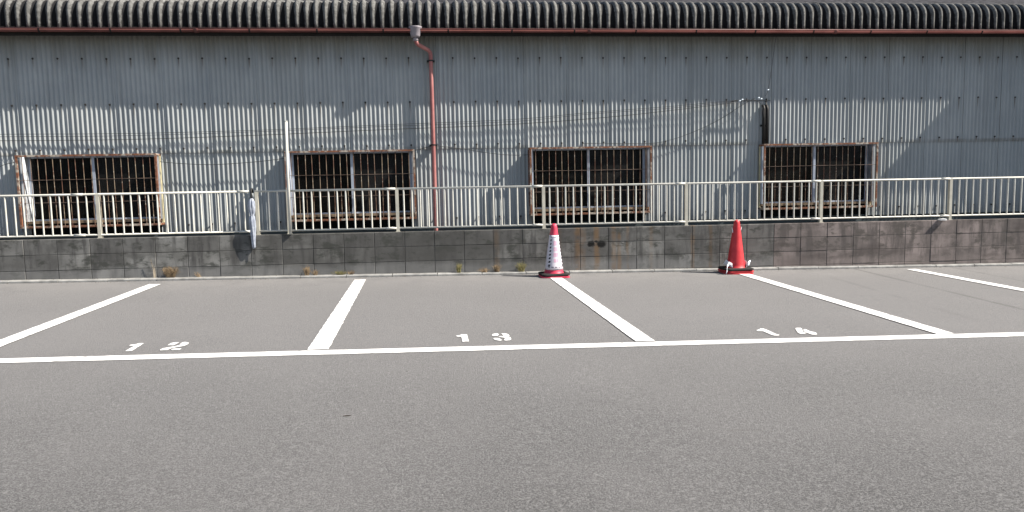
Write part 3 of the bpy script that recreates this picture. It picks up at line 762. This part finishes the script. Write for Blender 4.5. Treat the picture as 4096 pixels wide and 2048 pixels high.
for lab, pts, rr in (('black cable drooping into the far left window from the picture edge', ((-150, 720), (0, 665), (30, 655), (58, 650)), .0045),
                 ('black cable sagging between the first and second windows', ((640, 647), (740, 655), (860, 658), (1024, 647), (1136, 634)), .0045),
                 ('black cable sagging from the downpipe bracket to the third window', ((1660, 602), (1700, 591), (1740, 583), (1790, 588), (1860, 597), (1950, 611), (2040, 620), (2121, 619)), .0042),
                 ('black cable climbing from the third window to the wall bracket', ((2330, 574), (2410, 573), (2600, 573), (2680, 560), (2750, 537), (2830, 503), (2900, 465), (2950, 432), (2990, 408), (3020, 392)), .0042),
                 ('short black cable looping from the bracket down to the conduits', ((3010, 396), (3040, 412), (3052, 440), (3056, 470)), .004),
                 ('thin cable running from the insulators up to the gutter', ((3060, 385), (3072, 362), (3084, 290), (3095, 210), (3104, 150), (3108, 128)), .0035)):
    MB().tube(spline([at(x, y, YC if 'gutter' not in lab else .85) for x, y in pts]), rr, 6).obj('wall_cable', CABLE, None, True, label=lab, cat='cable', group='cables along the warehouse wall')

# ------------------------------------------------------------------ neighbouring building at the right, outside the frame
nb = thing('neighbouring_shed', 'grey shed with a deep eave standing at the right end of the warehouse', 'shed', (10.3, .3, gz(10.3)))
NZ = gz(10.3)
prof_ = [(.54, -.1), (.54, 2.28), (.4875, 2.69), (.393, 3.16), (.258, 3.75), (.10, 4.30), (.08, 4.43), (.96, 4.46), (.96, -.1)]
prism([(y-.3, z-NZ) for y, z in prof_], 0, 2.05).obj('wall', SLATE, nb)

# ------------------------------------------------------------------ weeds in the kerb joint
def weed(name, label, px, py, h, wd, n, mat, flop=.5, stalk=False, cat='weed'):
    h *= 1.2; p = at(px, py, -.035); base = Vector((p.x, -.035, gz(p.x)+.026)); rnd = random.Random(int(px))
    mb = MB()
    for i in range(n):
        a = rnd.uniform(0, 2*math.pi); lean = rnd.uniform(.1, 1)*flop; hh = h*rnd.uniform(.45, 1.0)
        bx = Vector((rnd.uniform(-1, 1)*wd*.22, rnd.uniform(-1, .6)*.02, 0))
        d = Vector((math.cos(a)*wd*.5*lean*1.6, math.sin(a)*min(wd*.4, .05)*lean-.01, hh*(1-.3*lean)))
        bw = rnd.uniform(.0012, .0028)
        p0 = bx; p1 = bx+d*.5+Vector((0, 0, hh*.12)); p2 = bx+d
        s_ = Vector((bw, bw*.6, 0))
        mb.add([p0-s_, p0+s_, p1+s_*.8, p1-s_*.8, p2], [(0, 1, 2, 3), (3, 2, 4)])
        if rnd.random() < .8:
            for j in range(rnd.randint(1, 4)):     # side twigs and seed heads
                q = p1.lerp(p2, rnd.random()); e = q+Vector((rnd.uniform(-1, 1), rnd.uniform(-.5, .5), rnd.uniform(-.3, 1)))*wd*.13
                if e.y > .028: e.y = .028
                mb.add([q-s_*.6, q+s_*.6, e+Vector((.0015, 0, .0025)), e-Vector((.002, 0, -.002))], [(0, 1, 2, 3)])
    if stalk:
        mb.tube([(0, 0, 0), (-.012, .0, h*.5), (-.028, .0, h*.8), (-.034, -.002, h)], [.0022, .002, .0024, .0015], 5)
        mb.tube([(.012, 0, 0), (.006, .0, h*.45), (-.003, .0, h*.75)], [.002, .002, .001], 5)
        for k in range(26):
            z = h*rnd.uniform(.55, 1.0); q = Vector((-.012-.022*(z/h), -.003, z)); e = q+Vector((rnd.uniform(-.013, .013), rnd.uniform(-.01, .006), rnd.uniform(.002, .016)))
            mb.add([q-Vector((.002, 0, 0)), q+Vector((.002, 0, 0)), e+Vector((.003, 0, 0)), e-Vector((.003, 0, 0))], [(0, 1, 2, 3)])
    o = mb.obj(name, mat, label=label, cat=cat, group='weeds along the foot of the block wall'); o.location = base
    return o
PALE = flat('straw_stalk', (.30, .26, .20), .9, .1)
weed('weed', 'tall dry pale stalk standing alone against the wall left of the brown tuft', 620, 1121, .205, .05, 5, PALE, .4, True)
weed('weed', 'widest bushy orange brown dry tuft beside the tall pale stalk', 684, 1119, .14, .22, 230, DRY, .7)
weed('weed', 'sparse reddish dry twigs right of the widest brown tuft', 800, 1114, .085, .16, 16, DRY, .8)
weed('weed', 'narrow upright tan tuft above the line between bays 12 and 13, leftmost there', 1229, 1107, .125, .10, 90, DRY, .6)
weed('weed', 'small reddish tuft in the wall joint just right of the narrow tan tuft', 1262, 1105, .08, .09, 40, DRY, .7)
weed('weed', 'low yellow green grass above the line between bays 12 and 13', 1362, 1102, .055, .18, 80, OLIVE, .9)
weed('weed', 'low brown wisps at a block joint right of the yellow green grass', 1405, 1100, .06, .10, 40, DRY, .8)
weed('weed', 'olive tan upright tuft alone in the middle of bay 13', 1836, 1091, .13, .10, 120, OLIVE, .6)
weed('weed', 'low wide reddish brown tuft in bay 13 next to a wall joint', 1938, 1088, .06, .14, 60, DRY, .9)
weed('weed', 'brown tuft leaning over the kerb between the low wide tuft and the cone', 1988, 1087, .11, .12, 90, DRY, .6)
weed('weed', 'round olive yellow tuft nearest the sleeved cone', 2086, 1085, .135, .15, 130, OLIVE, .75)
# small litter
p = gnd(1388, 1665)
tw = MB().tube([(-.02, -.003, .003), (-.006, .001, .003), (.009, -.001, .003), (.021, .003, .003)], [.0016, .0024, .002, .001], 5).obj('twig', flat('dark_bark', (.03, .022, .016), .9, .1), None, label='short dark twig lying alone on the open asphalt in front of bay 13', cat='twig')
tw.location = (p.x, p.y, gz(p.x))
rg = random.Random(5); mb = MB()
for i in range(420):
    x = rg.uniform(-6, 9.3); y = -.105-abs(rg.gauss(0, .05)); s_ = rg.uniform(.003, .010); a = rg.uniform(0, 3.1)
    if rg.random() < .25: y = rg.uniform(-.09, -.01)
    z = gz(x)+(.001 if y < -.104 else .035); c_, d_ = math.cos(a)*s_, math.sin(a)*s_
    mb.add([(x-c_, y-d_, z), (x+d_*.6, y-c_*.6, z+.002), (x+c_, y+d_, z), (x-d_*.6, y+c_*.6, z+.003), (x, y, z+.006)], [(0, 1, 4), (1, 2, 4), (2, 3, 4), (3, 0, 4)])
mb.obj('grit', flat('grit_and_leaf_bits', (.10, .085, .06), .95, .1, v=.6, sc_=20), None, label='grit and leaf bits gathered along the kerb', kind='stuff')
bpy.context.view_layer.update()
